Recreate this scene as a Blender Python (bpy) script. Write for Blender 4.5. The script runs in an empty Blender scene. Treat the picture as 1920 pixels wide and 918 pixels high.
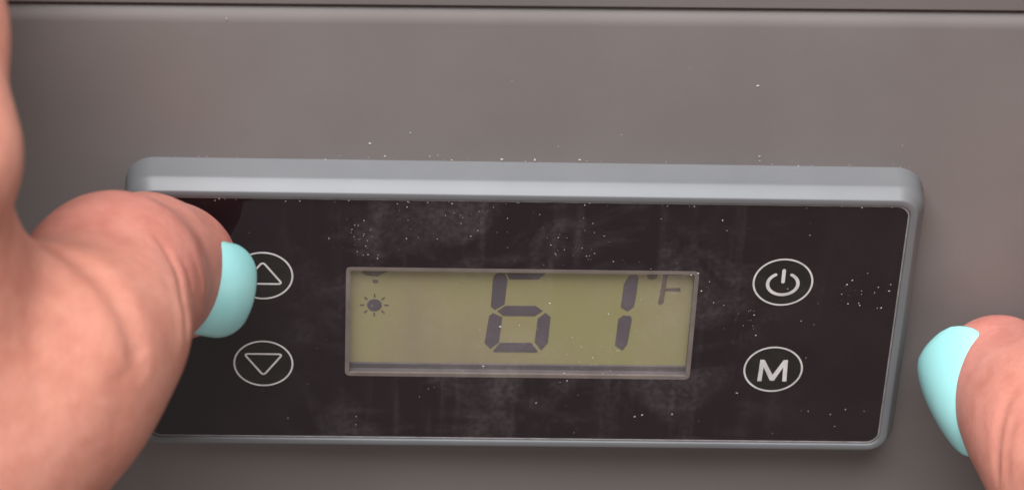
import bpy, bmesh, math, random
import numpy as np
from mathutils import Vector, Matrix
from mathutils.bvhtree import BVHTree
from mathutils.kdtree import KDTree

# ------------------------------------------------------------------ camera, light, exposure
# Panel coordinates in millimetres: x right, y up, z out of the glass towards the viewer.
# World metres: X = x, Y = -z, Z = y (the front of the cooler stands upright).
def P(x, y, z):
    return Vector((x * .001, -z * .001, y * .001))

sc = bpy.context.scene
col = sc.collection
CAM = np.array([-19.698, 262.919, 310.927])
CR = np.array([0.99888462, 0.03867115, 0.02709344])
CD = np.array([0.01302749, -0.77723783, 0.62907205])
CF = np.array([0.04538499, -0.62801744, -0.7768747])
FPX = 6607.8

cam = bpy.data.cameras.new('camera')
cam.sensor_width = 36.0
cam.lens = FPX / 1920 * 36
cam.clip_start = .01
cam.clip_end = 50
co = bpy.data.objects.new('camera', cam)
col.objects.link(co)
w3 = lambda a: Vector((a[0], -a[2], a[1]))
right, up, back = w3(CR), -w3(CD), -w3(CF)
m = Matrix((right, up, back)).transposed().to_4x4()
m.translation = P(*CAM)
co.matrix_world = m
cam.dof.use_dof = True
cam.dof.focus_distance = .405
cam.dof.aperture_fstop = 30
sc.camera = co

world = bpy.data.worlds.new('World')
sc.world = world
world.use_nodes = True
bg = world.node_tree.nodes['Background']
bg.inputs[0].default_value = (1.0, .93, .90, 1)
bg.inputs[1].default_value = .33

def area_lamp(name, loc, target, size, size_y, power, colour):
    l = bpy.data.lights.new(name, 'AREA')
    l.shape = 'RECTANGLE'
    l.size, l.size_y, l.energy, l.color = size, size_y, power, colour
    o = bpy.data.objects.new(name, l)
    col.objects.link(o)
    o.location = loc
    o.rotation_euler = (Vector(target) - Vector(loc)).to_track_quat('-Z', 'Y').to_euler()
    return o
area_lamp('overhead_lamp', (-.15, -.38, .95), (0, 0, 0), .8, .6, 24.8, (.96, .98, 1.0))

sc.view_settings.view_transform = 'Standard'
sc.view_settings.look = 'None'
sc.view_settings.exposure = 0
sc.view_settings.gamma = 1
sc.cycles.pixel_filter_width = 2.2

# ------------------------------------------------------------------ helpers
def tag(o, label=None, cat=None, kind=None, group=None):
    if label: o['label'] = label
    if cat: o['category'] = cat
    if kind: o['kind'] = kind
    if group: o['group'] = group
    return o

def mesh_obj(name, verts, faces, mat, parent=None, smooth=False, angle=None):
    me = bpy.data.meshes.new(name)
    me.from_pydata([P(*v) for v in verts], [], faces)
    bm = bmesh.new(); bm.from_mesh(me)
    bmesh.ops.recalc_face_normals(bm, faces=bm.faces)
    bm.to_mesh(me); bm.free()
    if smooth:
        me.shade_smooth()
        if angle: me.set_sharp_from_angle(angle=math.radians(angle))
    me.materials.append(mat)
    o = bpy.data.objects.new(name, me)
    col.objects.link(o)
    if parent: o.parent = parent
    return o

def empty(name, loc=(0, 0, 0), parent=None):
    o = bpy.data.objects.new(name, None)
    o.empty_display_size = .01
    col.objects.link(o)
    o.location = loc
    if parent: o.parent = parent
    return o

def rrect(hx, hy, r, n=10, cx=0, cy=0):
    pts = []
    for (sx, sy, a0) in ((1, 1, 0), (-1, 1, 90), (-1, -1, 180), (1, -1, 270)):
        for i in range(n + 1):
            a = math.radians(a0 + 90 * i / n)
            pts.append((cx + sx * (hx - r) + r * math.cos(a), cy + sy * (hy - r) + r * math.sin(a)))
    return pts

def sweep(name, hx, hy, r, prof, mat, parent, n=10, cx=0, cy=0, closed=True, smooth=True, angle=28):
    verts, faces = [], []
    k = 4 * (n + 1)
    for (o_, z) in prof:
        verts += [(x, y, z) for x, y in rrect(hx + o_, hy + o_, max(r + o_, .02), n, cx, cy)]
    m_ = len(prof)
    for i in range(m_ if closed else m_ - 1):
        a, b = i * k, ((i + 1) % m_) * k
        for j in range(k):
            j2 = (j + 1) % k
            faces.append((a + j, a + j2, b + j2, b + j))
    return mesh_obj(name, verts, faces, mat, parent, smooth, angle)

def prism(name, pts, z0, z1, mat, parent, smooth=False):
    n = len(pts)
    verts = [(x, y, z1) for x, y in pts] + [(x, y, z0) for x, y in pts]
    faces = [tuple(range(n)), tuple(range(2 * n - 1, n - 1, -1))]
    faces += [(i, n + i, n + (i + 1) % n, (i + 1) % n) for i in range(n)]
    return mesh_obj(name, verts, faces, mat, parent)

def ribbon(name, pts, w, z0, z1, mat, parent, closed=False):
    """constant-width printed stroke with round ends"""
    pts = [np.array(p, float) for p in pts]
    n = len(pts)
    L, Rr = [], []
    for i in range(n):
        a = pts[(i - 1) % n] if (closed or i > 0) else pts[i]
        b = pts[(i + 1) % n] if (closed or i < n - 1) else pts[i]
        t = b - a; t /= np.linalg.norm(t)
        nn = np.array((-t[1], t[0]))
        L.append(pts[i] + nn * w / 2); Rr.append(pts[i] - nn * w / 2)
    if closed:
        verts = [(*p, z) for z in (z1, z0) for p in L + Rr]
        faces = []
        for i in range(n):
            j = (i + 1) % n
            faces += [(i, j, n + j, n + i), (2 * n + i, 3 * n + i, 3 * n + j, 2 * n + j), (i, 2 * n + i, 2 * n + j, j), (n + i, n + j, 3 * n + j, 3 * n + i)]
        return mesh_obj(name, verts, faces, mat, parent)
    def cap(c, frm, to):
        a0 = math.atan2(*(frm - c)[::-1]); out = []
        for k in range(1, 6):
            a = a0 - math.pi * k / 6
            out.append(c + np.array((math.cos(a), math.sin(a))) * w / 2)
        return out
    loop = L + cap(pts[-1], L[-1], Rr[-1]) + Rr[::-1] + cap(pts[0], Rr[0], L[0])
    return prism(name, [tuple(p) for p in loop], z0, z1, mat, parent)

# ------------------------------------------------------------------ materials
def new_mat(name):
    mt = bpy.data.materials.new(name); mt.use_nodes = True
    nt = mt.node_tree
    return mt, nt, nt.nodes['Principled BSDF']

def node(nt, typ, **kw):
    n = nt.nodes.new(typ)
    for k, v in kw.items():
        if k in n.inputs.keys(): n.inputs[k].default_value = v
        else: setattr(n, k, v)
    return n

def objcoord(nt, scale=(1, 1, 1)):
    tc = nt.nodes.new('ShaderNodeTexCoord')
    mp = nt.nodes.new('ShaderNodeMapping')
    mp.inputs['Scale'].default_value = scale
    nt.links.new(tc.outputs['Object'], mp.inputs['Vector'])
    return mp.outputs['Vector']

def ramp(nt, fac, stops):
    r = nt.nodes.new('ShaderNodeValToRGB')
    el = r.color_ramp.elements
    while len(el) < len(stops): el.new(.5)
    for e, (p, c) in zip(el, stops):
        e.position = p
        e.color = c if len(c) == 4 else (*c, 1)
    nt.links.new(fac, r.inputs['Fac'])
    return r.outputs['Color']

def noisy(name, c0, c1, scale, rough, bump=0, bscale=0, metallic=0, spec=.5, bdist=.0002):
    mt, nt, b = new_mat(name)
    v = objcoord(nt)
    n = node(nt, 'ShaderNodeTexNoise', Scale=scale, Detail=4.0)
    nt.links.new(v, n.inputs['Vector'])
    nt.links.new(ramp(nt, n.outputs['Fac'], [(.3, c0), (.7, c1)]), b.inputs['Base Color'])
    b.inputs['Roughness'].default_value = rough
    b.inputs['Metallic'].default_value = metallic
    b.inputs['Specular IOR Level'].default_value = spec
    if bump:
        n2 = node(nt, 'ShaderNodeTexNoise', Scale=bscale, Detail=3.0)
        nt.links.new(v, n2.inputs['Vector'])
        bp = node(nt, 'ShaderNodeBump', Strength=bump, Distance=bdist)
        nt.links.new(n2.outputs['Fac'], bp.inputs['Height'])
        nt.links.new(bp.outputs['Normal'], b.inputs['Normal'])
    return mt

M_house = noisy('grey_plastic', (.165, .143, .135), (.185, .162, .153), 60, .46, .05, 2600, spec=.4)
M_lid = noisy('grey_plastic_lid', (.168, .145, .137), (.185, .160, .152), 60, .5, .06, 2600, spec=.4)
M_dark = noisy('dark_gap', (.07, .06, .056), (.085, .074, .068), 90, .8)
M_bezel = noisy('silver_grey_paint', (.136, .137, .142), (.150, .151, .156), 110, .5, .03, 3000, spec=.5, metallic=.1)
M_mask = noisy('black_print', (.0085, .0022, .0042), (.012, .0034, .0058), 120, .6, spec=.1)
M_print = noisy('white_print', (.50, .47, .46), (.74, .71, .69), 500, .6, spec=.2)
M_disc = noisy('button_black', (.0085, .0062, .0048), (.012, .009, .007), 300, .6, spec=.1)
M_frame = noisy('display_edge', (.13, .10, .088), (.20, .155, .135), 260, .55)
M_wall = noisy('display_well', (.075, .062, .066), (.12, .10, .10), 240, .5)
M_gasket = noisy('glass_rim', (.20, .18, .175), (.33, .30, .295), 500, .35)
M_seg = noisy('liquid_crystal', (.094, .074, .086), (.11, .088, .10), 300, .5)
M_segfaint = noisy('liquid_crystal_faint', (.105, .080, .066), (.13, .10, .08), 300, .5)
M_dust = noisy('pale_dust', (.26, .24, .23), (.55, .52, .50), 900, .8)

def lcd_mat():
    mt, nt, b = new_mat('lcd_yellow_green')
    v = objcoord(nt, (1, 1, .25))
    n = node(nt, 'ShaderNodeTexNoise', Scale=48.0, Detail=3.0)
    nt.links.new(v, n.inputs['Vector'])
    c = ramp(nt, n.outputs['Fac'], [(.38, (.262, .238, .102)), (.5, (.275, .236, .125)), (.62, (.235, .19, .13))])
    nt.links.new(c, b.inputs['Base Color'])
    nt.links.new(c, b.inputs['Emission Color'])            # unlit display: weak glow added to lift the frame's shade
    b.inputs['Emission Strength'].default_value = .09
    b.inputs['Roughness'].default_value = .55
    return mt
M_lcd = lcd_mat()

def cover_mat():
    """clear front glass: mirror sheen by fresnel, plus dust smears that scatter light"""
    mt = bpy.data.materials.new('cover_glass'); mt.use_nodes = True
    nt = mt.node_tree; nt.nodes.clear()
    L = nt.links
    out = nt.nodes.new('ShaderNodeOutputMaterial')
    tr = nt.nodes.new('ShaderNodeBsdfTransparent')
    gl = node(nt, 'ShaderNodeBsdfGlossy', Roughness=.04)
    df = node(nt, 'ShaderNodeBsdfDiffuse', Color=(.62, .53, .53, 1))
    fr = node(nt, 'ShaderNodeFresnel', IOR=1.5)
    m1 = nt.nodes.new('ShaderNodeMixShader')
    geo = nt.nodes.new('ShaderNodeNewGeometry')
    front = node(nt, 'ShaderNodeMath', operation='SUBTRACT'); front.inputs[0].default_value = 1.0
    L.new(geo.outputs['Backfacing'], front.inputs[1])
    frf = node(nt, 'ShaderNodeMath', operation='MULTIPLY')
    L.new(fr.outputs[0], frf.inputs[0]); L.new(front.outputs[0], frf.inputs[1])
    L.new(frf.outputs[0], m1.inputs[0]); L.new(tr.outputs[0], m1.inputs[1]); L.new(gl.outputs[0], m1.inputs[2])
    # smears: patchy film + wiped streaks + fine grain, over the middle of the glass
    v = objcoord(nt)
    big = node(nt, 'ShaderNodeTexNoise', Scale=95.0, Detail=5.0, Roughness=.62, Distortion=.6); L.new(v, big.inputs['Vector'])
    vs = objcoord(nt, (9, 1, .7))
    st = node(nt, 'ShaderNodeTexNoise', Scale=60.0, Detail=3.0); L.new(vs, st.inputs['Vector'])
    vd = objcoord(nt, (1, 1, 1)); vd.node.inputs['Rotation'].default_value = (0, .5, 0); vd.node.inputs['Scale'].default_value = (2, 1, 6)
    dg = node(nt, 'ShaderNodeTexNoise', Scale=50.0, Detail=4.0); L.new(vd, dg.inputs['Vector'])
    gr = node(nt, 'ShaderNodeTexNoise', Scale=1500.0, Detail=2.0); L.new(v, gr.inputs['Vector'])
    film = ramp(nt, big.outputs['Fac'], [(.47, (0, 0, 0)), (.72, (1, 1, 1))])
    strk = ramp(nt, st.outputs['Fac'], [(.55, (0, 0, 0)), (.75, (1, 1, 1))])
    diag = ramp(nt, dg.outputs['Fac'], [(.56, (0, 0, 0)), (.74, (1, 1, 1))])
    grain = ramp(nt, gr.outputs['Fac'], [(.35, (.35, .35, .35)), (.7, (1, 1, 1))])
    sep = nt.nodes.new('ShaderNodeSeparateXYZ'); L.new(v, sep.inputs[0])
    def mth(op, a, b=None):
        n = nt.nodes.new('ShaderNodeMath'); n.operation = op
        for i, s in enumerate((a, b)):
            if s is None: continue
            if isinstance(s, (int, float)): n.inputs[i].default_value = s
            else: L.new(s, n.inputs[i])
        return n.outputs[0]
    mid = nt.nodes.new('ShaderNodeMapRange'); mid.interpolation_type = 'SMOOTHSTEP'
    ab = mth('ABSOLUTE', mth('SUBTRACT', sep.outputs['X'], .002))
    L.new(ab, mid.inputs[0])
    for i, x in zip((1, 2, 3, 4), (.016, .034, 1, .12)): mid.inputs[i].default_value = x
    s = mth('ADD', mth('MULTIPLY', film, .092), mth('MULTIPLY', strk, .036))
    s = mth('ADD', s, mth('MULTIPLY', diag, .04))
    s = mth('MULTIPLY', s, mth('MULTIPLY', grain, mid.outputs[0]))
    s = mth('MULTIPLY', mth('ADD', s, .004), front.outputs[0])
    m2 = nt.nodes.new('ShaderNodeMixShader')
    L.new(s, m2.inputs[0]); L.new(m1.outputs[0], m2.inputs[1]); L.new(df.outputs[0], m2.inputs[2])
    L.new(m2.outputs[0], out.inputs[0])
    return mt
M_cover = cover_mat()

def skin_mat():
    mt, nt, b = new_mat('skin')
    L = nt.links
    v = objcoord(nt)
    n = node(nt, 'ShaderNodeTexNoise', Scale=55.0, Detail=4.0, Roughness=.6); L.new(v, n.inputs['Vector'])
    base = ramp(nt, n.outputs['Fac'], [(.28, (.515, .205, .148)), (.5, (.54, .232, .17)), (.72, (.555, .255, .192))])
    at_ = nt.nodes.new('ShaderNodeAttribute'); at_.attribute_name = 'flush'
    mx = nt.nodes.new('ShaderNodeMix'); mx.data_type = 'RGBA'
    L.new(at_.outputs['Fac'], mx.inputs['Factor'])
    L.new(base, mx.inputs['A']); mx.inputs['B'].default_value = (.52, .19, .16, 1)
    nm = node(nt, 'ShaderNodeTexNoise', Scale=260.0, Detail=3.0, Roughness=.7); L.new(v, nm.inputs['Vector'])
    mm = nt.nodes.new('ShaderNodeMix'); mm.data_type = 'RGBA'; mm.blend_type = 'MULTIPLY'; mm.inputs['Factor'].default_value = 1
    L.new(mx.outputs['Result'], mm.inputs['A'])
    L.new(ramp(nt, nm.outputs['Fac'], [(.32, (.90, .82, .80)), (.62, (1.04, 1.05, 1.05))]), mm.inputs['B'])
    L.new(mm.outputs['Result'], b.inputs['Base Color'])
    b.inputs['Roughness'].default_value = .5
    b.inputs['Specular IOR Level'].default_value = .35
    b.inputs['Subsurface Weight'].default_value = .35
    b.inputs['Subsurface Radius'].default_value = (1, .35, .2)
    b.inputs['Subsurface Scale'].default_value = .0025
    wv = node(nt, 'ShaderNodeTexNoise', Scale=160.0); L.new(v, wv.inputs['Vector'])
    wa = nt.nodes.new('ShaderNodeVectorMath'); wa.operation = 'MULTIPLY_ADD'; wa.inputs[1].default_value = (.004, .004, .004)
    L.new(wv.outputs['Color'], wa.inputs[0]); L.new(objcoord(nt, (1, 1, .55)), wa.inputs[2])
    vo = node(nt, 'ShaderNodeTexVoronoi', Scale=950.0, feature='DISTANCE_TO_EDGE'); L.new(wa.outputs[0], vo.inputs['Vector'])
    v2 = objcoord(nt, (1, 1, .4))
    n2 = node(nt, 'ShaderNodeTexNoise', Scale=420.0, Detail=4.0); L.new(v2, n2.inputs['Vector'])
    b1 = node(nt, 'ShaderNodeBump', Strength=.2, Distance=.0002); L.new(vo.outputs['Distance'], b1.inputs['Height'])
    b2 = node(nt, 'ShaderNodeBump', Strength=.13, Distance=.0005); L.new(n2.outputs['Fac'], b2.inputs['Height'])
    L.new(b1.outputs['Normal'], b2.inputs['Normal'])
    L.new(b2.outputs['Normal'], b.inputs['Normal'])
    return mt
M_skin = skin_mat()

def polish_mat():
    mt, nt, b = new_mat('turquoise_polish')
    v = objcoord(nt)
    n = node(nt, 'ShaderNodeTexNoise', Scale=160.0, Detail=3.0); nt.links.new(v, n.inputs['Vector'])
    nt.links.new(ramp(nt, n.outputs['Fac'], [(.3, (.275, .585, .575)), (.7, (.315, .625, .615))]), b.inputs['Base Color'])
    b.inputs['Roughness'].default_value = .3
    b.inputs['Coat Weight'].default_value = .35
    b.inputs['Coat Roughness'].default_value = .15
    return mt
M_polish = polish_mat()

# ------------------------------------------------------------------ the cooler: body, lid
ZH = -4.4                       # front face of the body
cooler = tag(empty('cooler', P(0, -230, -150)), 'grey plastic cooler front with a silver-rimmed control panel and yellow-green display', 'cooler')
def keep(o):                     # parent without moving
    o.matrix_parent_inverse = Matrix.Translation(-cooler.location)
    return o

def body(name, y0, y1, zf, zb, hx, r_top, r_bot, mat, s_top=0, s_bot=0):
    # front-to-back profile with rounded edges, extruded along x with rounded vertical front edges
    prof = []
    for i in range(9):
        a = math.radians(90 * i / 8)
        prof.append((y1 - r_top + r_top * math.cos(a), zf - r_top + r_top * math.sin(a)))   # top edge fillet
    for i in range(9):
        a = math.radians(90 * i / 8)
        prof.append((y0 + r_bot - r_bot * math.sin(a), zf - r_bot + r_bot * math.cos(a)))
    prof += [(y0, zb), (y1, zb)]
    n = len(prof)
    xs = (-hx, hx)
    ym = (y0 + y1) / 2
    verts = [(x, y + x * (s_top if y > ym else s_bot), z) for x in xs for y, z in prof]
    faces = [tuple(range(n)), tuple(range(2 * n - 1, n - 1, -1))] + [(i, n + i, n + (i + 1) % n, (i + 1) % n) for i in range(n)]
    return keep(mesh_obj(name, verts, faces, mat, cooler, True, 40))
SL = .0085                       # the lid sits very slightly askew
body('body', -230, 41.3, ZH, -300, 230, 2.4, 12, M_house, SL, 0)
body('lid', 41.36, 96, ZH - .1, -300, 230, 8, .2, M_lid, 0, SL)
keep(prism('lid_seal', [(-228, 39.3), (228, 43.2), (228, 43.9), (-228, 40.1)], -298, ZH - 1.4, M_dark, cooler))

# bezel (a swept moulding with flat lip, chamfer and outer wall)
BX, BY, BR = 43.42, 18.12, 1.5
prof = [(0, -3), (0, .22), (.03, .28), (.10, .31), (.70, .31), (.78, .29), (.86, .22), (1.62, -1.02), (1.70, -1.18), (1.74, -1.34), (1.86, -4.1), (1.95, -4.45), (1.95, -5), (.5, -5)]
keep(sweep('bezel', BX, BY, BR, prof, M_bezel, cooler))

# black backing print with the display window cut out of it
WX0, WX1, WY0, WY1 = -20.34, 20.11, -8.38, 8.06
wcx, wcy, whx, why = (WX0 + WX1) / 2, (WY0 + WY1) / 2, (WX1 - WX0) / 2, (WY1 - WY0) / 2
def plate_with_hole(name, hx, hy, r, z0, z1, mat):
    n = 10
    outer = rrect(hx, hy, r, n); inner = rrect(whx, why, .05, n, wcx, wcy)
    k = len(outer)
    verts = [(*p, z) for z in (z1, z0) for p in outer + inner]
    faces = []
    for j in range(k):
        j2 = (j + 1) % k
        faces += [(j, j2, k + j2, k + j), (2 * k + j, 3 * k + j, 3 * k + j2, 2 * k + j2), (j, 2 * k + j, 2 * k + j2, j2), (k + j, k + j2, 3 * k + j2, 3 * k + j)]
    return keep(mesh_obj(name, verts, faces, mat, cooler))
plate_with_hole('black_faceplate', 43.2, 17.88, 1.4, -.3, 0, M_mask)
# clear glass over everything and its ground rim
keep(prism('cover_glass', rrect(43.16, 17.84, 1.36), .05, .12, M_cover, cooler))
keep(sweep('glass_rim', 43.16, 17.84, 1.36, [(.02, -.1), (.02, .12), (.22, .04), (.22, -.1)], M_gasket, cooler))

# ------------------------------------------------------------------ display
ZL = -1.2
SEGS = {'digit': [[(-3.47, 5.51), (-3.25, 6.11), (-2.88, 6.41), (-2.12, 6.42), (-1.79, 5.46), (-2.0, 1.81), (-3.09, 1.01), (-3.56, 1.46)], [(-1.89, 6.42), (2.57, 6.5), (2.28, 6.2), (1.82, 5.6), (-1.54, 5.54)], [(-2.77, 0.8), (-1.84, 1.6), (1.61, 1.62), (2.47, 0.89), (1.55, 0.12), (-2.1, 0.11)], [(-3.7, 0.04), (-3.27, 0.46), (-2.2, -0.11), (-2.43, -3.9), (-3.4, -4.93), (-4.1, -4.09)], [(1.95, -0.29), (2.81, 0.61), (3.41, -0.02), (3.29, -3.89), (2.54, -5.09), (1.74, -3.83)], [(-3.06, -5.26), (-2.3, -4.03), (1.33, -3.97), (2.17, -5.3), (1.91, -5.41), (-2.93, -5.43)], [(11.89, 5.68), (12.23, 6.29), (12.96, 6.47), (13.28, 6.18), (13.17, 3.47), (12.99, 1.72), (12.33, 0.99), (11.49, 1.61), (11.65, 4.93)], [(11.31, -0.23), (11.86, 0.36), (12.7, 0.26), (12.88, -0.21), (12.57, -4.01), (12.04, -4.95), (11.15, -4.2)]], 'unit': [[(16.09, 6.55), (16.62, 6.56), (16.39, 2.35), (16.03, 1.98), (15.78, 2.26), (15.99, 4.59)], [(16.5, 4.48), (18.18, 4.58), (18.28, 4.08), (16.48, 4.12)], [(16.67, 6.6), (18.3, 6.62), (18.28, 6.49), (16.67, 6.46)], [(14.23, 6.46), (15.5, 6.56), (15.35, 5.98), (14.98, 5.78), (14.59, 5.8), (14.32, 6.05)]], 'icon': [[(-17.26, 5.24), (-16.66, 5.25), (-16.61, 4.86), (-16.93, 4.72), (-17.24, 4.85)], [(-18.47, 6.44), (-15.52, 6.49), (-16.39, 6.01), (-16.71, 5.74), (-17.83, 5.83), (-18.47, 6.18)]], 'sun': [(-17.01, 1.46), (0.84, 0.88)]}
LCDY = -7.23
display = empty('display', (0, 0, 0), cooler); keep(display)
def dpart(o): return o
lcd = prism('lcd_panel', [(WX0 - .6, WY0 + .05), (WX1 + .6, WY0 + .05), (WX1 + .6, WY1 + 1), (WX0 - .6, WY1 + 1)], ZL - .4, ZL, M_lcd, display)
FW = .52
prism('lcd_border', [(WX0 - .6, WY0 + .06), (WX1 + .6, WY0 + .06), (WX1 + .6, LCDY), (WX0 - .6, LCDY)], ZL + .01, ZL + .3, M_wall, display)
sweep('display_frame', whx - FW, why - FW, .06, [(0, -.25), (0, .012), (FW - .02, .012), (FW - .02, -.25)], M_frame, display, n=2, cx=wcx, cy=wcy, smooth=False)
sweep('display_well', whx - FW + .05, why - FW + .05, .06, [(0, ZL - .35), (0, -.26), (1.0, -.32), (1.0, ZL - .35)], M_wall, display, n=2, cx=wcx, cy=wcy, smooth=False)

for pts in SEGS['digit']:
    prism('digit_segment', pts, ZL + .015, ZL + .06, M_seg, display)
for pts in SEGS['unit']:
    prism('unit_stroke', pts, ZL + .015, ZL + .06, M_segfaint, display)
sx, sy = SEGS['sun'][0]; srx, sry = SEGS['sun'][1]
prism('sun_disc', [(sx + srx * math.cos(a), sy + sry * math.sin(a)) for a in np.linspace(0, 2 * math.pi, 33)[:-1]], ZL + .015, ZL + .06, M_seg, display)
for i in range(8):
    a = i * math.pi / 4
    r0, r1 = 1.22, 1.58
    ribbon('sun_ray', [(sx + r0 * math.cos(a), sy + r0 * math.sin(a)), (sx + r1 * math.cos(a), sy + r1 * math.sin(a))], .17, ZL + .015, ZL + .05, M_segfaint, display)
for pts in SEGS['icon']:
    prism('icon_stroke', pts, ZL + .015, ZL + .05, M_segfaint, display)

# ------------------------------------------------------------------ touch buttons
DX, DY, RB = 29.81, 6.605, 3.5
def circle(cx, cy, r, n=64):
    return [(cx + r * math.cos(2 * math.pi * i / n), cy + r * math.sin(2 * math.pi * i / n)) for i in range(n)]
def button(cx, cy, strokes, label):
    b = empty('touch_button', (0, 0, 0), cooler); keep(b); b['label'] = label
    prism('button_disc', circle(cx, cy, RB - .1), .004, .012, M_disc, b)
    ribbon('button_ring', circle(cx, cy, RB - .12), .22, .014, .024, M_print, b, closed=True)
    for pts, w, closed in strokes:
        ribbon('button_symbol', [(cx + x, cy + y) for x, y in pts], w, .014, .024, M_print, b, closed)
    return b
def rounded_poly(pts, r, n=6):
    out = []
    k = len(pts)
    for i in range(k):
        p0, p, p1 = (np.array(pts[j % k], float) for j in (i - 1, i, i + 1))
        a = (p0 - p) / np.linalg.norm(p0 - p); b = (p1 - p) / np.linalg.norm(p1 - p)
        s, e = p + a * r, p + b * r
        for t in np.linspace(0, 1, n):
            out.append(tuple((1 - t) ** 2 * s + 2 * t * (1 - t) * p + t * t * e))
    return out
tri_up = rounded_poly([(-2.25, -1.2), (2.25, -1.2), (0, 2.05)], .55)
tri_dn = rounded_poly([(-2.25, 1.45), (0, -1.85), (2.25, 1.45)], .55)
button(-DX, DY, [(tri_up, .24, True)], 'round touch key with an upward triangle, partly under the thumbnail')
button(-DX, -DY, [(tri_dn, .24, True)], 'round touch key with a downward triangle')
arc = [(1.75 * math.cos(math.radians(a)), -.25 + 1.6 * math.sin(math.radians(a))) for a in np.linspace(122, 418, 34)]
button(DX, DY, [(arc, .4, False), ([(0, 1.75), (0, .05)], .42, False)], 'round touch key with a power symbol')
bM = button(DX, -DY, [], 'round touch key with the letter M')
Mpts = [(-1.72, -1.85), (-1.62, 1.45), (-1.12, 1.45), (0, -.85), (1.12, 1.45), (1.62, 1.45), (1.72, -1.85), (1.22, -1.85), (1.16, .35), (.24, -1.75), (-.24, -1.75), (-1.16, .35), (-1.22, -1.85)]
prism('button_symbol', [(DX + x, -DY + y) for x, y in Mpts], .014, .024, M_print, bM)

# ------------------------------------------------------------------ hands
def at(px, py, z):
    d = CR * ((px - 960) / FPX) + CD * ((py - 459) / FPX) + CF
    return CAM + d * ((z - CAM[2]) / d[2])
def seg_sdf(G, a, b, ra, rb):
    ab = (b - a).astype(np.float32); L2 = float(ab @ ab) + 1e-9
    X, Y, Z = G
    t = np.clip(((X - a[0]) * ab[0] + (Y - a[1]) * ab[1] + (Z - a[2]) * ab[2]) / L2, 0, 1)
    d = np.sqrt((X - a[0] - t * ab[0]) ** 2 + (Y - a[1] - t * ab[1]) ** 2 + (Z - a[2] - t * ab[2]) ** 2)
    return d - (ra + (rb - ra) * t)
def smin(a, b, k):
    h = np.clip(.5 + .5 * (b - a) / k, 0, 1)
    return b + (a - b) * h - k * h * (1 - h)
def surface_nets(F, org, h):
    s = F < 0
    nx, ny, nz = F.shape
    c = [s[i:nx - 1 + i, j:ny - 1 + j, k:nz - 1 + k] for i in (0, 1) for j in (0, 1) for k in (0, 1)]
    cnt = sum(x.astype(np.int8) for x in c)
    act = (cnt > 0) & (cnt < 8)
    idx = np.argwhere(act)
    ids = -np.ones(act.shape, np.int32); ids[act] = np.arange(len(idx))
    acc = np.zeros((len(idx), 3)); num = np.zeros(len(idx))
    corner = [(i, j, k) for i in (0, 1) for j in (0, 1) for k in (0, 1)]
    for a in corner:
        for ax in range(3):
            if a[ax]: continue
            b = list(a); b[ax] = 1
            fa = F[idx[:, 0] + a[0], idx[:, 1] + a[1], idx[:, 2] + a[2]]
            fb = F[idx[:, 0] + b[0], idx[:, 1] + b[1], idx[:, 2] + b[2]]
            cr = (fa < 0) != (fb < 0)
            t = np.where(cr, fa / np.where(cr, fa - fb, 1), 0)
            p = np.array(a, float)[None].repeat(len(idx), 0); p[:, ax] += t
            acc[cr] += p[cr]; num[cr] += 1
    V = (idx + acc / num[:, None]) * h + org
    faces = []
    for ax in range(3):
        sl0 = [slice(None)] * 3; sl1 = [slice(None)] * 3
        sl0[ax] = slice(0, -1); sl1[ax] = slice(1, None)
        ed = np.argwhere(s[tuple(sl0)] != s[tuple(sl1)])
        u, w = [(1, 2), (2, 0), (0, 1)][ax]
        ed = ed[(ed[:, u] > 0) & (ed[:, w] > 0) & (ed[:, u] < F.shape[u] - 1) & (ed[:, w] < F.shape[w] - 1)]
        flip = s[ed[:, 0], ed[:, 1], ed[:, 2]]
        q = []
        for du, dw in ((1, 1), (0, 1), (0, 0), (1, 0)):
            e = ed.copy(); e[:, u] -= du; e[:, w] -= dw
            q.append(ids[e[:, 0], e[:, 1], e[:, 2]])
        q = np.stack(q, 1)
        q[~flip] = q[~flip][:, ::-1]
        faces.append(q)
    return V, np.concatenate(faces)

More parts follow.
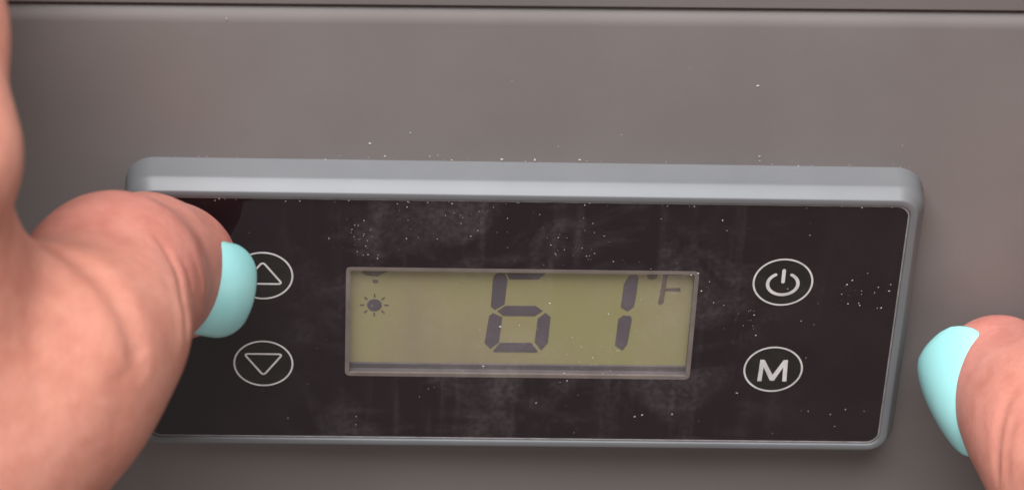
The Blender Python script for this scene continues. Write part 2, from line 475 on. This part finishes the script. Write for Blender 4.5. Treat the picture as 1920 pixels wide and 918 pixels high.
def build_hand(prims, h, creases, flush, label, grooves_px, press=None):
    """prims: (a, b, ra, rb, blend) tapered limbs melted into ONE surface"""
    pts = np.array([p for pr in prims for p in (pr[0], pr[1])]); rad = max(max(pr[2], pr[3]) for pr in prims)
    lo, hi = pts.min(0) - rad - 3, pts.max(0) + rad + 3
    n = np.ceil((hi - lo) / h).astype(int)
    ax = [(lo[i] + h * np.arange(n[i])).astype(np.float32) for i in range(3)]
    G = (ax[0][:, None, None], ax[1][None, :, None], ax[2][None, None, :])
    F = np.full(tuple(n), 30, np.float32)
    for a, b, ra, rb, k in prims:                               # each limb only touches its own neighbourhood
        a, b = np.asarray(a, float), np.asarray(b, float); mg = max(ra, rb) + k + 2
        i0 = np.maximum(((np.minimum(a, b) - mg - lo) / h).astype(int), 0)
        i1 = np.minimum(((np.maximum(a, b) + mg - lo) / h).astype(int) + 2, n)
        sl = tuple(slice(u, v) for u, v in zip(i0, i1))
        d = seg_sdf((ax[0][sl[0]][:, None, None], ax[1][sl[1]][None, :, None], ax[2][sl[2]][None, None, :]), a, b, ra, rb)
        F[sl] = smin(F[sl], d, k)
    if press is not None:                                       # flatten where it rests on the surface
        F = np.maximum(F, press - G[2])
    V, Q = surface_nets(F, lo, h)
    me = bpy.data.meshes.new('hand')
    me.from_pydata([P(*v) for v in V], [], Q.tolist())
    o = bpy.data.objects.new('hand', me); col.objects.link(o)
    sm = o.modifiers.new('s', 'SMOOTH'); sm.iterations = 4; sm.factor = .5
    sb = o.modifiers.new('u', 'SUBSURF'); sb.levels = 1
    dg = bpy.context.evaluated_depsgraph_get()
    me2 = bpy.data.meshes.new_from_object(o.evaluated_get(dg))
    o.modifiers.clear(); o.data = me2; bpy.data.meshes.remove(me); me2.name = 'hand'
    bvh = BVHTree.FromPolygons([P(*v) for v in V], Q.tolist())
    nv = len(me2.vertices)
    co_ = np.empty(nv * 3, np.float32); me2.vertices.foreach_get('co', co_); co_ = co_.reshape(-1, 3) * 1000
    nr = np.empty(nv * 3, np.float32); me2.vertices.foreach_get('normal', nr); nr = nr.reshape(-1, 3)
    disp = np.zeros(len(co_))
    for pl, depth, width in creases:
        poly = []
        for (x, y) in pl:
            d = CR * ((x - 960) / FPX) + CD * ((y - 459) / FPX) + CF
            hit = bvh.ray_cast(P(*CAM), w3(d).normalized())
            if hit[0] is not None: poly.append(np.array(hit[0]) * 1000)
        if len(poly) < 2: continue
        dm = np.full(len(co_), 1e9); tt = np.zeros(len(co_))
        for i in range(len(poly) - 1):
            a, b = poly[i], poly[i + 1]; ab = b - a
            t = np.clip(((co_ - a) @ ab) / (ab @ ab + 1e-9), 0, 1)
            dd = np.linalg.norm(co_ - a - t[:, None] * ab, axis=1)
            better = dd < dm; dm[better] = dd[better]; tt[better] = ((i + t) / (len(poly) - 1))[better]
        fade = np.clip(np.minimum(tt, 1 - tt) * 5, 0.15, 1)
        disp -= depth * fade * np.exp(-(dm / width) ** 2)
    fl = np.zeros(len(co_))
    for c, r in flush:
        fl = np.maximum(fl, np.clip(1.3 - np.linalg.norm(co_ - np.array(P(*c)) * 1000, axis=1) / r, 0, 1))
    # crease targets are world millimetres, so are co_
    new = (co_ + nr * disp[:, None]) * .001
    me2.vertices.foreach_set('co', new.astype(np.float32).ravel()); me2.update()
    at_ = me2.attributes.new('flush', 'FLOAT', 'POINT'); at_.data.foreach_set('value', fl.astype(np.float32))
    me2.shade_smooth()
    me2.materials.clear(); me2.materials.append(M_skin)
    tag(o, label, 'hand')
    return o

def nail(parent, O, l, n, length, width, rw, rl, th=.4, tip=.62, root=.5):
    """curved nail plate: l towards the free edge, n outward normal"""
    l = np.asarray(l, float); l /= np.linalg.norm(l)
    n = np.asarray(n, float); n -= l * (n @ l); n /= np.linalg.norm(n)
    w = np.cross(n, l)
    NU, NV = 28, 28
    def surf(s, t, off):
        # s in -1..1 along length, t in -1..1 across; outline rounded at both ends
        e = tip if s > 0 else root
        wd = width / 2 * (1 - max(0, abs(s) - (1 - e)) ** 2.4 / e ** 2.4 * .93) ** .5
        y = t * wd
        ph = y / rw
        x = s * length / 2
        th_ = x / rl
        return (np.asarray(O) + w * (rw + off) * math.sin(ph) + l * (rl + off) * math.sin(th_)
                + n * ((rw + off) * math.cos(ph) - rw + (rl + off) * (math.cos(th_) - 1) ))
    verts, faces = [], []
    for off in (0, -th):
        for i in range(NU + 1):
            for j in range(NV + 1):
                s, t = -1 + 2 * i / NU, -1 + 2 * j / NV
                edge = max(abs(s), abs(t))
                o_ = off
                if off == 0: o_ = -.22 * max(0, (edge - .9) / .1) ** 2
                verts.append(tuple(surf(s, t, o_)))
    K = (NU + 1) * (NV + 1)
    ix = lambda i, j: i * (NV + 1) + j
    for i in range(NU):
        for j in range(NV):
            q = (ix(i, j), ix(i + 1, j), ix(i + 1, j + 1), ix(i, j + 1))
            faces.append(q); faces.append(tuple(K + x for x in q[::-1]))
    for i in range(NU):
        for j in (0, NV):
            faces.append((ix(i, j), ix(i + 1, j), K + ix(i + 1, j), K + ix(i, j)))
    for j in range(NV):
        for i in (0, NU):
            faces.append((ix(i, j), ix(i, j + 1), K + ix(i, j + 1), K + ix(i, j)))
    return mesh_obj('thumb_nail', verts, faces, M_polish, parent, True, 60)

VR, VU, VC = CR, -CD, -CF                      # image right / up / towards the viewer, as directions in space
def view(r, u, c): return VR * r + VU * u + VC * c

# left hand: seen from its back, fingers going up past the frame edge, thumb bent onto the glass
A = at
ip = A(214, 533, 20); mid = A(262, 526, 14); tip = A(332, 526, 7.3); mcp = A(134, 660, 34); wr = A(-440, 1360, 62)
imc = A(-190, 520, 40)
L_prims = [
    (mid, tip, 6.9, 6.4, 2),
    (ip, mid, 9.0, 7.0, 2),
    (A(272, 496, 11), A(318, 498, 7.2), 8.1, 7.2, 3),        # thumb pad
    (A(195, 545, 23), ip, 9.3, 9.3, 4),
    (mcp, A(205, 605, 30), 9.6, 8.6, 3),
    (A(12, 800, 41), mcp, 9.8, 9.2, 5),
    (A(-178, 960, 47), A(12, 800, 41), 12.5, 9.8, 6),
    (wr, A(-178, 960, 47), 19, 12.5, 10),
    (A(-100, 640, 38), A(50, 720, 36), 9, 9, 7),           # web between thumb and index
    (A(-90, 760, 42), A(60, 700, 37), 11, 9, 9),
    (imc, A(-160, 640, 40), 10.5, 11, 6),
    (imc, wr, 11, 18, 8),
    (A(120, 632, 37.5), A(-45, 800, 44), 8.0, 10.0, 4),       # knuckle
    (imc, A(-130, 290, 42), 10, 8.2, 4),                     # index finger
    (A(-130, 290, 42), A(-145, 60, 30), 8.2, 7.6, 3),
    (A(-145, 60, 30), A(-132, -190, 8), 8.0, 7.4, 3),
    (A(-132, -190, 8), A(-125, -330, 2.4), 7.3, 6.4, 3),
    (A(-450, 500, 38), wr, 12.5, 20, 12),                    # middle
    (A(-450, 500, 38), A(-460, 180, 42), 10.5, 8.8, 5),
    (A(-460, 180, 42), A(-450, -130, 24), 8.6, 8.0, 3),
    (A(-450, -130, 24), A(-430, -420, 2.6), 7.9, 6.6, 3),
    (A(-690, 560, 32), A(-430, 1300, 54), 12, 18, 12),       # ring
    (A(-690, 560, 32), A(-720, 260, 38), 10, 8.2, 5),
    (A(-720, 260, 38), A(-720, -20, 22), 8.0, 7.5, 3),
    (A(-720, -20, 22), A(-710, -260, 2.2), 7.4, 6.2, 3),
    (A(-910, 660, 24), A(-490, 1320, 52), 11, 17, 12),       # little
    (A(-910, 660, 24), A(-960, 430, 28), 8.8, 7.2, 5),
    (A(-960, 430, 28), A(-980, 220, 16), 7.0, 6.5, 3),
    (A(-980, 220, 16), A(-980, 60, 1.2), 6.4, 5.4, 3),
    (A(-430, 1950, 84), wr, 27, 22, 12),                     # forearm
    (A(-430, 1950, 84), A(-500, 1300, 54), 27, 18, 12),
]
L_creases = [
    ([(74, 451), (130, 475), (178, 508), (222, 562), (249, 616), (262, 677), (280, 715)], .7, 1.7),
    ([(285, 432), (315, 470), (335, 510), (345, 560), (352, 610), (350, 650)], .36, .7),
    ([(330, 470), (352, 505), (362, 550), (366, 600)], .14, .6),
    ([(300, 500), (318, 540), (328, 590), (330, 640)], .08, .8),
    ([(352, 462), (372, 505), (380, 560), (374, 610)], .1, .6),
    ([(110, 580), (120, 660), (135, 760)], .16, 1.8),
    ([(215, 690), (225, 740), (215, 830)],   .16, 1.6),
    ([(60, 600), (75, 700), (70, 800)], .15, 1.5),
]
handL = build_hand(L_prims, .9, L_creases, [(ip, 13), (tip, 12)], 'hand at the left edge pressing its bent thumb on the glass', None, press=.13)
nail(handL, tip + view(5.7, -1.1, 7.0), view(.66, -.15, -.73), view(.73, -.16, .66), 14.0, 12.5, 7.2, 14)

# right hand: only the thumb reaches into the picture, resting on the cooler beside the panel
rip = A(1988, 800, 14); rtip = A(1872, 704, 3.2)
R_prims = [
    (rip, rtip, 9.6, 7.2, 3),
    (A(2060, 920, 24), rip, 10, 9.6, 5),
    (A(2160, 1010, 34), A(2060, 920, 24), 11.2, 10, 5),
    (A(2330, 1180, 42), A(2160, 1010, 34), 14, 11.2, 6),
    (A(2560, 1500, 50), A(2330, 1180, 42), 22, 14, 10),
    (A(2390, 820, 42), A(2290, 940, 40), 12, 12, 12),
    (A(2390, 820, 42), A(2560, 1500, 50), 12.5, 20, 12),
    (A(2390, 820, 42), A(2350, 520, 42), 10.5, 8.6, 5),
    (A(2350, 520, 42), A(2370, 300, 28), 8.4, 8.0, 3),
    (A(2370, 300, 28), A(2370, 20, 2.0), 8.0, 6.5, 3),
    (A(2650, 800, 40), A(2580, 1500, 48), 12.5, 20, 12),
    (A(2650, 800, 40), A(2660, 470, 42), 10.5, 8.8, 5),
    (A(2660, 470, 42), A(2650, 180, 24), 8.6, 8, 3),
    (A(2650, 180, 24), A(2640, -80, 2.2), 7.9, 6.6, 3),
    (A(2890, 860, 34), A(2660, 1500, 44), 12, 18, 12),
    (A(2890, 860, 34), A(2920, 560, 38), 10, 8.2, 5),
    (A(2920, 560, 38), A(2920, 60, 2.0), 8.0, 6.2, 3),
    (A(3110, 950, 26), A(2720, 1520, 40), 11, 17, 12),
    (A(3110, 950, 26), A(3160, 720, 28), 8.8, 7.2, 5),
    (A(3160, 720, 28), A(3180, 380, 1.2), 7.0, 5.4, 3),
    (A(2680, 2200, 62), A(2560, 1500, 50), 27, 22, 12),
    (A(2680, 2200, 62), A(2680, 1520, 44), 27, 18, 12),
]
R_creases = [
    ([(1915, 720), (1885, 755), (1872, 810), (1868, 870), (1872, 915)], .3, .8),
    ([(1905, 770), (1892, 820), (1888, 880), (1892, 915)], .15, .7),
]
handR = build_hand(R_prims, .9, R_creases, [(rip, 12), (rtip, 12)], 'hand at the right edge with one thumb tip beside the panel', None, press=ZH + .05)
nail(handR, rtip + view(-6.5, -1.7, 5.0), view(-.40, .80, -.45), view(-.70, -.1, .70), 15.4, 14.2, 7.3, 16, tip=.8, root=.9)

# ------------------------------------------------------------------ dust and crumbs on the glass and the cooler
rng = random.Random(7)
DUST = {'glass': [(22.16, 15.63, 0.12), (-22.29, 12.25, 0.105), (-13.54, 12.4, 0.083), (22.76, 14.17, 0.075), (3.68, 12.84, 0.075), (2.88, 11.74, 0.075), (3.43, 10.5, 0.068), (7.03, 10.17, 0.075), (10.12, 9.43, 0.075), (-4.2, -6.56, 0.128), (-2.43, -0.49, 0.128), (-0.22, -0.22, 0.098), (-4.76, -0.93, 0.075), (3.15, 3.14, 0.098), (5.99, -1.98, 0.09), (7.12, -3.43, 0.098), (10.01, 1.64, 0.083), (-7.67, 5.91, 0.083), (-15.14, -3.53, 0.083), (-11.36, 1.38, 0.06), (-12.74, -3.17, 0.053), (5.5, -4.61, 0.075), (8.51, -5.05, 0.09), (8.58, -5.13, 0.06), (5.32, -7.49, 0.09), (5.77, -7.73, 0.075), (5.69, -8.65, 0.075), (2.21, -12.2, 0.105), (13.99, -14.14, 0.12), (14.86, -13.87, 0.12), (18.39, -13.73, 0.105), (25.85, -10.26, 0.083), (37.75, 7.12, 0.128), (37.2, 6.48, 0.112), (36.73, 5.04, 0.083), (37.61, 3.61, 0.083), (38.84, 3.71, 0.105), (38.99, 3.39, 0.09), (40.88, 6.14, 0.09), (42.17, 5.6, 0.112), (42.25, 6.56, 0.075), (39.43, 8.18, 0.068), (41.08, 3.02, 0.075), (41.51, 3.03, 0.075), (40.53, 5.34, 0.068), (38.91, -12.68, 0.098), (37.2, -13.46, 0.075), (41.15, -12.9, 0.075), (37.89, -15.32, 0.06), (33.48, -4.67, 0.075), (26.88, 1.75, 0.098), (27.32, -1.33, 0.098), (26.39, 2.46, 0.06), (26.21, 2.3, 0.06), (32.41, 0.94, 0.075), (33.95, 0.4, 0.045), (35.52, 17.94, 0.143), (37.26, 18.13, 0.105), (30.43, 5.73, 0.075), (-18.92, -14.61, 0.075), (-18.97, -15.88, 0.068), (-10.53, -10.14, 0.075), (-26.96, -14.98, 0.068), (19.16, 7.61, 0.098), (19.94, 7.86, 0.112), (20.5, 5.25, 0.105), (22.04, 3.52, 0.09), (21.32, 6.62, 0.068), (-17.85, 9.99, 0.075), (-18.4, 9.9, 0.068), (-16.76, 9.46, 0.075), (-16.7, 9.93, 0.068), (-14.66, 17.38, 0.075), (-13.57, 16.94, 0.075), (-19.41, 14.23, 0.068), (-19.71, 13.61, 0.068), (15.2, 15.75, 0.06)], 'body': [(-33.68, 39.17, 0.16), (25.24, 31.23, 0.15), (-17.8, 22.39, 0.14), (-13.33, 23.97, 0.11), (3.4, 22.32, 0.1), (10.41, 24.1, 0.08), (-2.9, 20.39, 0.16), (0.84, 20.38, 0.18), (5.91, 20.47, 0.17), (26.24, 21.36, 0.13), (42.31, 23.17, 0.11), (-2.18, 31.38, 0.06), (17.45, 33.44, 0.06), (30.78, 20.07, 0.13), (-16.09, 20.61, 0.11), (-11.04, 20.7, 0.09), (-37.08, 20.23, 0.1), (-22.81, 20.03, 0.12), (-8.56, 20.21, 0.1)], 'clusters': [(-18.48, 12.08, 1.9, 40), (38.69, 5.15, 1.7, 22), (-6.5, 15.38, 2.6, 40), (8.49, -5.87, 2.2, 55), (5.74, 11.71, 2.0, 40), (25.46, 0.92, 1.4, 18), (-17.11, 0.24, 2, 12)]}
dv, df_ = [], []
def speck(x, y, z, r):
    a0 = rng.random() * 6.28; b = len(dv); e = .6 + .8 * rng.random()
    for i in range(5):
        a = a0 + i * 1.2566
        rr = r * (.7 + .5 * rng.random())
        dv.append((x + rr * math.cos(a) * e, y + rr * math.sin(a) / e, z + .01))
    dv.append((x, y, z + r * .8))
    for i in range(5): df_.append((b + i, b + (i + 1) % 5, b + 5))
    df_.append((b + 4, b + 3, b + 2, b + 1, b))
for x, y, s in DUST['glass']: speck(x, y, .125, s)
for x, y, s in DUST['body']: speck(x, y, ZH, s)
for k in range(110):                                   # fine scatter on the glass
    x = rng.gauss(3, 17); y = rng.uniform(-17, 17)
    if abs(x) < 42: speck(x, y, .125, rng.choice((.025, .03, .035, .04, .06)))
for cx, cy, s, nn in DUST['clusters']:
    for k in range(nn // 2): speck(cx + rng.gauss(0, s), cy + rng.gauss(0, s * .8), .125, rng.uniform(.025, .07))
for k in range(24):                                    # along the foot and lip of the bezel
    speck(rng.uniform(-40, 44), 20.1 + abs(rng.gauss(0, .3)), ZH, rng.uniform(.04, .09))
for k in range(26):
    speck(rng.uniform(-38, 43), rng.uniform(17.5, 17.85), .125, rng.uniform(.04, .10))
tag(mesh_obj('dust', dv, df_, M_dust), 'pale dust specks scattered over the glass and cooler front', 'dust', 'stuff')
